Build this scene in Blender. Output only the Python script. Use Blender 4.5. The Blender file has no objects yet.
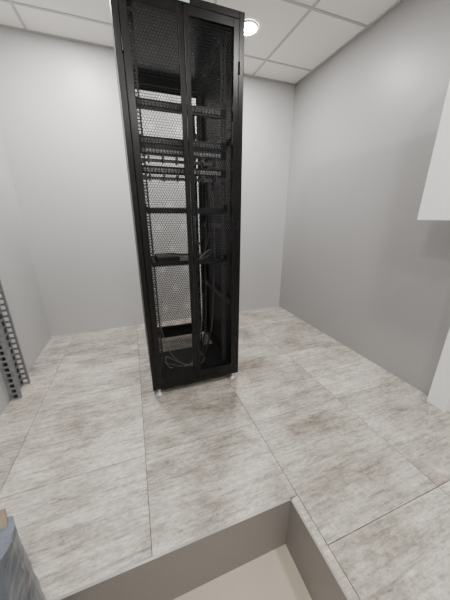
import bpy, bmesh, math, random
from mathutils import Vector, Matrix
from mathutils import noise as mn
random.seed(4)
scene = bpy.context.scene
COL = scene.collection

# ------------------------------------------------------------ materials
def new_mat(name):
    m = bpy.data.materials.new(name); m.use_nodes = True
    return m, m.node_tree.nodes, m.node_tree.links, m.node_tree.nodes['Principled BSDF']

def paint(name, col, rough=0.6, metal=0.0, nscale=30.0, var=0.04, bump=0.02, spec=0.5):
    m, n, l, b = new_mat(name)
    tc = n.new('ShaderNodeTexCoord')
    ns = n.new('ShaderNodeTexNoise'); ns.inputs['Scale'].default_value = nscale; ns.inputs['Detail'].default_value = 4
    l.new(tc.outputs['Object'], ns.inputs['Vector'])
    r = n.new('ShaderNodeValToRGB')
    r.color_ramp.elements[0].position = 0.3; r.color_ramp.elements[1].position = 0.7
    r.color_ramp.elements[0].color = (*[c*(1-var) for c in col], 1)
    r.color_ramp.elements[1].color = (*[min(1, c*(1+var)) for c in col], 1)
    l.new(ns.outputs['Fac'], r.inputs['Fac']); l.new(r.outputs['Color'], b.inputs['Base Color'])
    bp = n.new('ShaderNodeBump'); bp.inputs['Strength'].default_value = bump; bp.inputs['Distance'].default_value = 0.01
    l.new(ns.outputs['Fac'], bp.inputs['Height']); l.new(bp.outputs['Normal'], b.inputs['Normal'])
    b.inputs['Roughness'].default_value = rough; b.inputs['Metallic'].default_value = metal
    b.inputs['Specular IOR Level'].default_value = spec
    return m

M_wall = paint('wall_paint', (0.52, 0.52, 0.522), 0.42, nscale=120, var=0.01, bump=0.03)
M_wallR_shade = paint('wall_paint_right_shaded', (0.345, 0.340, 0.342), 0.4, nscale=120, var=0.01, bump=0.03)  # same wall paint, darkened: the right wall's shade is put into the colour
M_ceil = paint('ceiling_tile', (0.90, 0.88, 0.84), 0.9, nscale=200, var=0.03, bump=0.1)
M_tbar = paint('ceiling_tbar', (0.50, 0.50, 0.48), 0.5, nscale=5, var=0.01)
M_black = paint('black_powdercoat', (0.003, 0.003, 0.0035), 0.28, nscale=300, var=0.1, bump=0.02, spec=0.35)
M_mesh = paint('black_perforated_steel', (0.0025, 0.0025, 0.003), 0.45, nscale=300, var=0.1, bump=0.0, spec=0.2)
M_blackin = paint('black_steel_inner', (0.012, 0.012, 0.014), 0.45, nscale=200, var=0.1, spec=0.4)
M_rail = paint('rail_steel', (0.06, 0.06, 0.065), 0.4, nscale=200, var=0.1, spec=0.5)
M_port = paint('port_metal', (0.22, 0.22, 0.23), 0.35, nscale=200, var=0.1, spec=0.5)
M_steel = paint('zinc_steel', (0.60, 0.61, 0.62), 0.4, metal=0.6, nscale=25, var=0.12)
M_galv = paint('galvanised', (0.24, 0.25, 0.26), 0.5, metal=0.3, nscale=25, var=0.15)
M_slot_shade = paint('slot_shade', (0.02, 0.021, 0.023), 0.6, metal=0.2, nscale=25, var=0.15)  # near-black colour standing in for shade behind the upright's slots
M_white = paint('white_laminate', (0.88, 0.88, 0.88), 0.35, nscale=10, var=0.01, bump=0.0)
M_riser = paint('riser_paint', (0.27, 0.255, 0.24), 0.45, nscale=60, var=0.03)
M_lower = paint('screed_vinyl', (0.52, 0.455, 0.37), 0.5, nscale=8, var=0.03)
M_edge = paint('edge_trim', (0.30, 0.29, 0.28), 0.3, nscale=60, var=0.03)
M_dark = paint('joint_dark', (0.07, 0.065, 0.06), 0.8)
M_card = paint('cardboard', (0.30, 0.24, 0.18), 0.85, nscale=60, var=0.1)
M_film = paint('plastic_film', (0.115, 0.135, 0.165), 0.3, nscale=14, var=0.25, bump=0.8, spec=0.5)
M_cableW = paint('cable_grey', (0.26, 0.26, 0.255), 0.5)
M_cableK = paint('cable_black', (0.01, 0.01, 0.01), 0.5)
M_badge = paint('badge', (0.6, 0.7, 0.8), 0.4)

def tile_mat():
    m, n, l, b = new_mat('stone_look_tile')
    tc = n.new('ShaderNodeTexCoord'); geo = n.new('ShaderNodeNewGeometry')
    comb = n.new('ShaderNodeCombineXYZ')
    mul = n.new('ShaderNodeMath'); mul.operation = 'MULTIPLY'; mul.inputs[1].default_value = 37.0
    l.new(geo.outputs['Random Per Island'], mul.inputs[0])
    for i in range(3): l.new(mul.outputs[0], comb.inputs[i])
    add = n.new('ShaderNodeVectorMath'); add.operation = 'ADD'
    l.new(tc.outputs['Object'], add.inputs[0]); l.new(comb.outputs[0], add.inputs[1])
    def noise(scale, sx, sy, detail=6, rough=0.6, dist=0.0):
        mp = n.new('ShaderNodeMapping'); mp.inputs['Scale'].default_value = (sx, sy, 1)
        l.new(add.outputs[0], mp.inputs['Vector'])
        t = n.new('ShaderNodeTexNoise'); t.inputs['Scale'].default_value = scale
        t.inputs['Detail'].default_value = detail; t.inputs['Roughness'].default_value = rough
        t.inputs['Distortion'].default_value = dist
        l.new(mp.outputs[0], t.inputs['Vector']); return t.outputs['Fac']
    def ramp(f, stops):
        r = n.new('ShaderNodeValToRGB'); e = r.color_ramp.elements
        e[0].position, e[0].color = stops[0][0], (*stops[0][1], 1)
        e[1].position, e[1].color = stops[-1][0], (*stops[-1][1], 1)
        for p, c in stops[1:-1]:
            q = e.new(p); q.color = (*c, 1)
        l.new(f, r.inputs['Fac']); return r.outputs['Color']
    def mix(a, bb, fac=1.0, mode='MULTIPLY'):
        x = n.new('ShaderNodeMix'); x.data_type = 'RGBA'; x.blend_type = mode
        x.inputs['Factor'].default_value = fac
        l.new(a, x.inputs['A']); l.new(bb, x.inputs['B']); return x.outputs['Result']
    base = ramp(noise(3.2, 0.9, 1.5, 9, 0.74, 0.2), [(0.33, (0.255, 0.228, 0.195)), (0.43, (0.40, 0.372, 0.332)), (0.53, (0.545, 0.518, 0.475)), (0.66, (0.68, 0.66, 0.625))])
    streak = ramp(noise(6.0, 0.7, 8.0, 9, 0.8, 0.1), [(0.37, (0.58, 0.56, 0.53)), (0.49, (0.97, 0.96, 0.945)), (0.64, (1.20, 1.20, 1.19))])
    pits = ramp(noise(16.0, 0.6, 2.6, 10, 0.85, 0.3), [(0.35, (0.24, 0.215, 0.185)), (0.42, (1, 1, 1)), (1.0, (1, 1, 1))])
    fine = ramp(noise(45.0, 0.8, 1.8, 7, 0.85), [(0.32, (0.52, 0.505, 0.485)), (0.58, (1.14, 1.14, 1.14))])
    tone = ramp(geo.outputs['Random Per Island'], [(0.0, (0.87, 0.865, 0.86)), (1.0, (1.09, 1.09, 1.09))])
    c = mix(mix(mix(mix(base, streak), pits, .9), fine), tone)
    l.new(c, b.inputs['Base Color'])
    b.inputs['Roughness'].default_value = 0.42
    bp = n.new('ShaderNodeBump'); bp.inputs['Strength'].default_value = 0.15; bp.inputs['Distance'].default_value = 0.004
    rgb = n.new('ShaderNodeRGBToBW'); l.new(c, rgb.inputs[0]); l.new(rgb.outputs[0], bp.inputs['Height'])
    l.new(bp.outputs[0], b.inputs['Normal'])
    return m
M_tile = tile_mat()
M_emit, n_, l_, b_ = new_mat('lamp_diffuser')
b_.inputs['Emission Color'].default_value = (1, 0.98, 0.95, 1); b_.inputs['Emission Strength'].default_value = 210
b_.inputs['Base Color'].default_value = (1, 1, 1, 1)

# ------------------------------------------------------------ mesh builders
class MB:
    def __init__(s): s.v = []; s.f = []; s.m = []
    def box(s, x0, x1, y0, y1, z0, z1, mi=0):
        i = len(s.v)
        s.v += [(x0,y0,z0),(x1,y0,z0),(x1,y1,z0),(x0,y1,z0),(x0,y0,z1),(x1,y0,z1),(x1,y1,z1),(x0,y1,z1)]
        for q in [(0,3,2,1),(4,5,6,7),(0,1,5,4),(1,2,6,5),(2,3,7,6),(3,0,4,7)]:
            s.f.append(tuple(i+k for k in q)); s.m.append(mi)
    def cyl(s, cx, cy, z0, z1, r0, r1=None, seg=24, mi=0):
        r1 = r0 if r1 is None else r1; i = len(s.v)
        for z, r in ((z0, r0), (z1, r1)):
            for k in range(seg):
                a = 2*math.pi*k/seg; s.v.append((cx+r*math.cos(a), cy+r*math.sin(a), z))
        for k in range(seg):
            k2 = (k+1) % seg; s.f.append((i+k, i+k2, i+seg+k2, i+seg+k)); s.m.append(mi)
        s.f.append(tuple(i+k for k in reversed(range(seg)))); s.m.append(mi)
        s.f.append(tuple(i+seg+k for k in range(seg))); s.m.append(mi)
    def plate(s, O, U, V, nu, nv, cu, cv, hu, hv, mi=0):
        O, U, V = Vector(O), Vector(U), Vector(V)
        for a in range(nu):
            for b in range(nv):
                c = O + U*(cu*(a+.5)) + V*(cv*(b+.5)); i = len(s.v)
                for du, dv in ((-1,-1),(1,-1),(1,1),(-1,1)): s.v.append(tuple(c+U*(du*cu/2)+V*(dv*cv/2)))
                for du, dv in ((-1,-1),(1,-1),(1,1),(-1,1)): s.v.append(tuple(c+U*(du*hu/2)+V*(dv*hv/2)))
                for k in range(4):
                    k2 = (k+1) % 4; s.f.append((i+k, i+k2, i+4+k2, i+4+k)); s.m.append(mi)
    def hexmesh(s, x0, x1, z0, z1, y, pitch, ratio, mi=0):
        R = pitch/math.sqrt(3); r = R*ratio; row = 0; z = z0
        while z < z1:
            x = x0 + (pitch/2 if row % 2 else 0)
            while x < x1:
                i = len(s.v)
                for rad in (R, r):
                    for k in range(6):
                        a = math.pi/6 + k*math.pi/3
                        s.v.append((min(max(x+rad*math.cos(a), x0), x1), y, min(max(z+rad*math.sin(a), z0), z1)))
                for k in range(6):
                    k2 = (k+1) % 6; s.f.append((i+k, i+k2, i+6+k2, i+6+k)); s.m.append(mi)
                x += pitch
            z += R*1.5; row += 1
    def obj(s, name, mats, parent=None, bevel=0, smooth=False, solid=0):
        me = bpy.data.meshes.new(name); me.from_pydata(s.v, [], s.f); me.update()
        for m in (mats if isinstance(mats, (list, tuple)) else [mats]): me.materials.append(m)
        for p, mi in zip(me.polygons, s.m):
            p.material_index = mi; p.use_smooth = smooth
        o = bpy.data.objects.new(name, me); COL.objects.link(o)
        if parent: o.parent = parent
        if solid:
            md = o.modifiers.new('solid', 'SOLIDIFY'); md.thickness = solid; md.offset = 0
        if bevel:
            md = o.modifiers.new('bev', 'BEVEL'); md.width = bevel; md.segments = 2; md.limit_method = 'ANGLE'
        return o

def box(name, x0, x1, y0, y1, z0, z1, mat, parent=None, bevel=0):
    b = MB(); b.box(x0, x1, y0, y1, z0, z1); return b.obj(name, mat, parent, bevel)
def empty(name, loc=(0,0,0)):
    e = bpy.data.objects.new(name, None); e.empty_display_size = .1; COL.objects.link(e); return e
def cable(name, pts, r, mat, parent):
    c = bpy.data.curves.new(name, 'CURVE'); c.dimensions = '3D'; c.bevel_depth = r; c.bevel_resolution = 3
    sp = c.splines.new('NURBS'); sp.points.add(len(pts)-1); sp.order_u = 4; sp.use_endpoint_u = True
    for p, q in zip(sp.points, pts): p.co = (*q, 1)
    c.materials.append(mat); o = bpy.data.objects.new(name, c); COL.objects.link(o); o.parent = parent; return o

# ------------------------------------------------------------ room
XL, XR, YB, YF = -0.855, 1.737, 2.677, -1.6
H = 2.40; LOW = -0.293; NX, NY = 0.512, 0.59
T = 0.1
box('wall_back', XL-T, XR+T, YB, YB+T, LOW-.1, H+.1, M_wall)
box('wall_left', XL-T, XL, YF-T, YB, LOW-.1, H+.1, M_wall)
box('wall_right', XR, XR+T, YF-T, YB, LOW-.1, H+.1, M_wallR_shade)
box('wall_front', XL, XR, YF-T, YF, LOW-.1, H+.1, M_wall)

b = MB()
xs = [XL, -0.655, -0.055, 0.545, 1.150, XR]
ys = [YF, -1.39, -0.79, -0.19, 0.41, 1.01, 1.61, 2.21, YB]
g = 0.0015
for i in range(len(xs)-1):
    for j in range(len(ys)-1):
        x0, x1, y0, y1 = xs[i], xs[i+1], ys[j], ys[j+1]
        if x1 <= NX+.05:
            if y1 <= NY: continue
            y0 = max(y0, NY+.003-g)
        b.box(x0+g, x1-g, y0+g, y1-g, -0.012, 0, 0)
b.box(NX+.004, 0.545-g, YF+g, NY, -0.012, 0, 0)
b.box(XL, XR, NY, YB, -0.06, -0.006, 1)
b.box(NX, XR, YF, NY, -0.06, -0.006, 1)
b.obj('floor', [M_tile, M_dark])
b = MB()
b.box(XL, NX+.012, NY, NY+.02, LOW, -0.0605, 0); b.box(NX, NX+.02, YF, NY, LOW, -0.0605, 0)
b.box(XL, NX+.004, NY-.004, NY+.003, LOW, -.004, 0); b.box(NX-.004, NX+.003, YF, NY+.003, LOW, -.004, 0)
b.box(XL, NX+.004, NY-.005, NY+.0035, -.004, .0012, 1); b.box(NX-.005, NX+.0035, YF, NY+.003, -.004, .0012, 1)
b.obj('trim_1', [M_riser, M_edge])
box('floor_lower', XL, NX+.02, YF, NY+.02, LOW-.05, LOW, M_lower)

# ceiling grid
b = MB()
b.box(XL-T, XR+T, YF-T, YB+T, H, H+.05, 0)
for x in (-0.55, 0.05, 0.65, 1.25): b.box(x-.009, x+.009, YF, YB, H-.004, H+.001, 1)
for y in (-1.2, -.6, 0, 0.6, 1.2, 1.8, 2.4): b.box(XL, XR, y-.009, y+.009, H-.0042, H+.001, 1)
b.box(XL, XR, YB-.02, YB, H-.005, H+.001, 1); b.box(XL, XR, YF, YF+.02, H-.005, H+.001, 1)
b.box(XL, XL+.02, YF, YB, H-.005, H+.001, 1); b.box(XR-.02, XR, YF, YB, H-.005, H+.001, 1)
b.obj('ceiling', [M_ceil, M_tbar])

LP = [(.935, 2.1, 21), (-.25, 2.1, 21), (.95, .3, 9.5), (-.25, .3, 11), (.35, -.9, 14)]
for i, (x, y, p) in enumerate(LP):
    e = empty('ceiling_downlight')
    b = MB(); seg = 40
    for (ra, za), (rb, zb) in (((.078, H-.001), (.075, H-.009)), ((.075, H-.009), (.066, H-.009)), ((.066, H-.009), (.064, H-.002))):
        k0 = len(b.v)
        for k in range(seg):
            a = 2*math.pi*k/seg
            b.v += [(x+ra*math.cos(a), y+ra*math.sin(a), za), (x+rb*math.cos(a), y+rb*math.sin(a), zb)]
        for k in range(seg):
            k2 = (k+1) % seg; b.f.append((k0+2*k, k0+2*k2, k0+2*k2+1, k0+2*k+1)); b.m.append(0)
    b.obj('trim_ring', M_white, e, smooth=True)
    d = MB(); d.cyl(x, y, H-.008, H-.003, .065, seg=40); dob = d.obj('diffuser', M_emit, e)
    L = bpy.data.lights.new('lamp', 'AREA'); L.shape = 'DISK'; L.size = .13; L.energy = p; L.color = (1, .97, .93)
    lo = bpy.data.objects.new('lamp', L); COL.objects.link(lo); lo.location = (x, y, H-.012); lo.parent = e

# ------------------------------------------------------------ server rack
RK = empty('server_rack')
x0, x1, y0, y1, zb, zt = 0.022, 0.620, 1.425, 2.225, 0.052, 2.045
b = MB()
p = .045
for (a, c) in ((x0, y0+.02), (x1-p, y0+.02), (x0, y1-.02-p), (x1-p, y1-.02-p)):
    b.box(a, a+p, c, c+p, zb, zt)
for (z0, z1) in ((zb, zb+.05), (zt-.05, zt)):
    b.box(x0+p, x1-p, y0+.02, y0+.02+p, z0, z1); b.box(x0+p, x1-p, y1-.02-p, y1-.02, z0, z1)
    b.box(x0, x0+p, y0+.02+p, y1-.02-p, z0, z1); b.box(x1-p, x1, y0+.02+p, y1-.02-p, z0, z1)
b.box(x0, x0+.028, y0, y0+.02, zb, zt); b.box(x1-.028, x1, y0, y0+.02, zb, zt)
b.box(x0+.028, x1-.028, y0, y0+.02, zb, zb+.035); b.box(x0+.028, x1-.028, y0, y0+.02, zt-.03, zt)
b.obj('frame', M_black, RK, bevel=.002)
b = MB()
b.box(x0+.002, x0+.006, y0+.065, y1-.065, zb+.05, zt-.05); b.box(x1-.006, x1-.002, y0+.065, y1-.065, zb+.05, zt-.05)
b.obj('side_panels', M_blackin, RK)
b = MB(); b.box(x0+.01, x1-.01, y0+.03, y1-.03, zt-.003, zt+.004)
b.box(x0+.05, x1-.05, y0+.08, y1-.08, zt+.004, zt+.012); b.obj('roof', M_black, RK, bevel=.002)
b = MB(); b.box(x0+.045, x1-.045, y0+.06, y1-.35, zb+.01, zb+.016); b.obj('bottom_plate', M_blackin, RK)

def door(name, a, c, y, sl, sr, pitch, ratio, th=.018):
    b = MB(); z0, z1 = zb+.038, zt-.033; bt = .05; tp = .035
    b.box(a, a+sl, y, y+th, z0, z1); b.box(c-sr, c, y, y+th, z0, z1)
    b.box(a+sl, c-sr, y, y+th, z0, z0+bt); b.box(a+sl, c-sr, y, y+th, z1-tp, z1)
    b.obj(name, M_black, RK, bevel=.0015)
    m = MB(); m.hexmesh(a+sl, c-sr, z0+bt, z1-tp, y+th*.5, pitch, ratio)
    m.obj(name+'_mesh', M_mesh, RK, solid=.0006)
xm = (x0+x1)/2
door('door_leaf_1', x0+.03, xm-.0015, y0-.004, .032, .024, .0135, .85)
door('door_leaf_2', xm+.0015, x1-.03, y0-.004, .024, .028, .0135, .85)
door('rear_door', x0+.01, x1-.01, y1-.018, .04, .04, .019, .87)
b = MB(); b.box(xm+.005, xm+.024, y0-.012, y0-.004, .98, 1.13); b.box(xm+.009, xm+.020, y0-.022, y0-.012, .995, 1.09)
b.obj('swing_handle', M_blackin, RK, bevel=.002)
b = MB()
for z in (.3, 1.05, 1.8):
    b.cyl(x0+.029, y0-.006, z, z+.05, .005, seg=12); b.cyl(x1-.029, y0-.006, z, z+.05, .005, seg=12)
b.obj('hinges', M_black, RK)
b = MB(); b.box(xm-.035, xm+.03, y0-.0015, y0, zt-.024, zt-.008); b.obj('badge_plate', M_badge, RK)
b = MB()
for yy in (y0+.10, y1-.20):
    for xa, s in ((x0+.060, 1), (x1-.060, -1)):
        O = (xa if s == 1 else xa-.03, yy, zb+.05)
        b.plate(O, (1,0,0), (0,0,1), 1, 120, .03, .0158, .0095, .0095)
        b.plate((xa, yy, zb+.05), (0,1,0), (0,0,1), 2, 60, .02, .0317, .008, .016)
b.obj('mounting_rails', M_rail, RK, solid=.002)
b = MB()
for z in (.55, 1.05, 1.55):
    for xa in (x0+.012, x1-.04):
        b.box(xa, xa+.028, y0+.065, y1-.065, z, z+.03)
b.obj('side_braces', M_rail, RK)
def shelf(name, z, ya, yb, lip=.03):
    b = MB(); a, c = x0+.075, x1-.075
    b.box(a, c, ya, yb, z, z+.003); b.box(a, c, ya-.002, ya, z-.006, z+lip); b.box(a, a+.002, ya, yb, z, z+lip); b.box(c-.002, c, ya, yb, z, z+lip)
    b.box(a-.025, a, ya-.002, ya, z, z+.044); b.box(c, c+.025, ya-.002, ya, z, z+.044)
    b.obj(name, M_blackin, RK)
shelf('shelf_1', .85, y0+.10, y0+.50, .02)
shelf('shelf_2', 1.15, y0+.10, y0+.22, .025)
b = MB()
for zc in (1.365, 1.455, 1.50, 1.66):
    b.box(x0+.06, x1-.06, y0+.095, y0+.10, zc-.020, zc+.020, 0)
    for k in range(24): b.box(x0+.075+k*.018, x0+.088+k*.018, y0+.088, y0+.095, zc-.010, zc+.008, 1 if zc > 1.6 or zc == 1.50 else 2)
    b.box(x0+.075, x1-.075, y0+.10, y0+.13, zc-.017, zc+.017, 0)
b.obj('patch_panels', [M_blackin, M_rail, M_port], RK)
b = MB()
for zc in (1.41, 1.325):
    b.box(x0+.06, x1-.06, y0+.093, y0+.098, zc-.008, zc+.008)
    for k in range(6): b.box(x0+.10+k*.072, x0+.106+k*.072, y0+.04, y0+.093, zc-.018, zc+.018)
b.obj('cable_managers', M_rail, RK)
b = MB(); b.box(x0+.11, x0+.25, y0+.16, y0+.34, .855, .89); b.obj('network_switch', M_cableK, RK, bevel=.004)
b = MB(); b.box(x1-.20, x1-.16, y0+.40, y0+.44, .07, 1.75, 0)
for k in range(16): b.box(x1-.195, x1-.165, y0+.394, y0+.40, .2+k*.09, .24+k*.09, 1)
b.obj('power_strip', [M_blackin, M_rail], RK)
cable('cable_1', [(.18,1.62,.07),(.14,1.56,.10),(.12,1.60,.20),(.16,1.66,.14),(.26,1.6,.085),(.36,1.55,.085),(.45,1.62,.09),(.40,1.7,.13)], .004, M_cableW, RK)
cable('cable_2', [(.13,1.70,.08),(.22,1.58,.09),(.32,1.56,.085),(.38,1.62,.18),(.42,1.66,.32),(.44,1.68,.6)], .0035, M_cableW, RK)
cable('cable_3', [(.20,1.66,.90),(.25,1.56,.91),(.34,1.58,.88),(.42,1.62,.95),(.48,1.63,1.1)], .004, M_cableK, RK)
cable('cable_4', [(.50,1.60,1.40),(.48,1.54,1.2),(.51,1.57,.9),(.47,1.55,.6),(.48,1.58,.3),(.40,1.62,.08)], .006, M_rail, RK)
cable('cable_5', [(.38,1.55,.87),(.42,1.54,.90),(.47,1.56,.95),(.50,1.6,.90),(.44,1.6,.87)], .0025, M_cableW, RK)
cable('cable_6', [(.44,1.62,1.37),(.46,1.56,1.30),(.50,1.58,1.1),(.46,1.62,.95),(.43,1.6,.88)], .005, M_rail, RK)
cable('cable_7', [(.40,1.64,1.62),(.44,1.58,1.45),(.47,1.6,1.2),(.44,1.64,.8),(.46,1.62,.4),(.38,1.6,.09)], .005, M_rail, RK)
cable('cable_8', [(.14,1.60,.60),(.11,1.57,.45),(.13,1.6,.30),(.20,1.58,.12),(.30,1.6,.08)], .003, M_cableW, RK)
b = MB()
for fx in (x0+.040, x1-.035):
    for fy in (y0+.022, y1-.06):
        b.cyl(fx, fy, 0.0005, .010, .024, .022); b.cyl(fx, fy, .010, .018, .022, .010); b.cyl(fx, fy, .018, zb+.01, .009); b.cyl(fx, fy, zb-.014, zb-.001, .016, seg=6)
b.obj('levelling_feet', M_steel, RK)

# ------------------------------------------------------------ slotted upright against left wall
b = MB()
ya, yb2 = 1.72, 1.89
b.box(XL+.002, XL+.004, ya+.002, yb2-.002, .001, 1.9, 1)  # added dark sheet, paints the shade seen through the slots
b.plate((XL+.020, ya, 0.001), (0,1,0), (0,0,1), 3, 38, .0566, .05, .030, .032)
b.plate((XL+.003, ya, 0.001), (1,0,0), (0,0,1), 1, 48, .055, .0396, .026, .024)
b.box(XL+.004, XL+.056, ya+.010, ya+.012, .001, 1.9, 1)  # added dark strip behind the near flange, painted slot shade
b.plate((XL+.003, yb2, 0.001), (1,0,0), (0,0,1), 1, 48, .055, .0396, .026, .024)
b.box(XL+.052, XL+.060, ya, ya+.014, .001, 1.9); b.box(XL+.052, XL+.060, yb2-.014, yb2, .001, 1.9)
b.obj('slotted_steel_upright', [M_galv, M_slot_shade], solid=.0015)

# ------------------------------------------------------------ white wall cabinet + post on the right
C = empty('wall_cabinet')
cx, cz = 1.437, 1.115
b = MB(); b.box(cx+.02, XR-.001, .0, .96, cz, 1.95); b.obj('carcass', M_white, C, bevel=.002)
b = MB(); b.box(cx, cx+.018, .482, .96, cz-.004, 1.95); b.box(cx, cx+.018, .0, .478, cz-.004, 1.95); b.obj('doors', M_white, C, bevel=.002)
b = MB(); b.box(1.668, XR, .685, .79, 0, cz-.006); b.box(1.700, XR, .40, .685, 0, cz-.006); b.obj('trim_2', M_white, bevel=.002)

# ------------------------------------------------------------ cardboard box wrapped in film, lower left
B = empty('cardboard_box')
bx, by = -.350, .545; zt2 = .430
b = MB(); w = .004
X0, X1, Y0, Y1 = bx-.38, bx, by-.42, by
b.box(X0, X1, Y0, Y0+w, LOW, zt2); b.box(X0, X1, Y1-w, Y1, LOW, zt2)
b.box(X0, X0+w, Y0+w, Y1-w, LOW, zt2); b.box(X1-w, X1, Y0+w, Y1-w, LOW, zt2); b.box(X0, X1, Y0, Y1, LOW, LOW+w)
b.box(X0+w, X1-w, Y0+w, Y1-w, zt2-.006, zt2-.001)
b.obj('carton', M_card, B)
def flap(name, P, Q, d):
    P, Q, d = Vector(P), Vector(Q), Vector(d); m = MB()
    m.v = [tuple(P), tuple(Q), tuple(Q+d), tuple(P+d)]; m.f = [(0,1,2,3)]; m.m = [0]
    m.obj(name, M_card, B, solid=.004)
flap('flap_1', (X0, Y1-.01, zt2), (X1+.002, Y1-.01, zt2), (-.004, .02, .045))
bm = bmesh.new()
per = [(X1+.004, Y0-.004), (X1+.004, Y1+.004), (X0-.004, Y1+.004), (X0-.004, Y0-.004)]
ring = []
for k in range(4):
    A = Vector(per[k]); Bq = Vector(per[(k+1) % 4])
    nrm = Vector(((Bq-A).y, -(Bq-A).x)).normalized()
    for t in range(26): ring.append((A.lerp(Bq, t/26), nrm))
rows = []; nv = 46
for j in range(nv+1):
    row = []
    for q, nrm in ring:
        z = LOW+.002 + (zt2+.006 - LOW)*j/nv
        n1 = abs(mn.noise(Vector((q.x*9, q.y*9, z*7)))) + .5*abs(mn.noise(Vector((q.x*25+3, q.y*25, z*18))))
        o = nrm*(.002+.018*n1)
        row.append(bm.verts.new((q.x+o.x, q.y+min(o.y, .02), z)))
    rows.append(row)
cxm, cym = (X0+X1)/2, (Y0+Y1)/2
for s in (.93, .8, .62, .4, .2):
    row = []
    for q, nrm in ring:
        X = cxm+(q.x-cxm)*s; Y = min(cym+(q.y-cym)*s, Y1-.03)
        row.append(bm.verts.new((X, Y, zt2+.004+.02*abs(mn.noise(Vector((X*16, Y*16, 1)))))))
    rows.append(row)
for j in range(len(rows)-1):
    for i in range(len(ring)):
        i2 = (i+1) % len(ring); bm.faces.new((rows[j][i], rows[j][i2], rows[j+1][i2], rows[j+1][i]))
bm.faces.new(rows[-1])
me = bpy.data.meshes.new('plastic_wrap'); bm.to_mesh(me); bm.free(); me.materials.append(M_film)
for pl in me.polygons: pl.use_smooth = False
o = bpy.data.objects.new('plastic_wrap', me); COL.objects.link(o); o.parent = B

# ------------------------------------------------------------ world + camera
w = bpy.data.worlds.new('World'); scene.world = w; w.use_nodes = True
w.node_tree.nodes['Background'].inputs[0].default_value = (.8, .85, .9, 1); w.node_tree.nodes['Background'].inputs[1].default_value = .3
cam = bpy.data.cameras.new('Camera'); co = bpy.data.objects.new('Camera', cam); COL.objects.link(co)
cam.sensor_fit = 'HORIZONTAL'; cam.sensor_width = 36; cam.lens = 249/450*36; cam.clip_start = .02
co.location = (0, 0, 1.13); co.rotation_euler = (math.radians(90-18.6), 0, math.radians(-20))
scene.camera = co
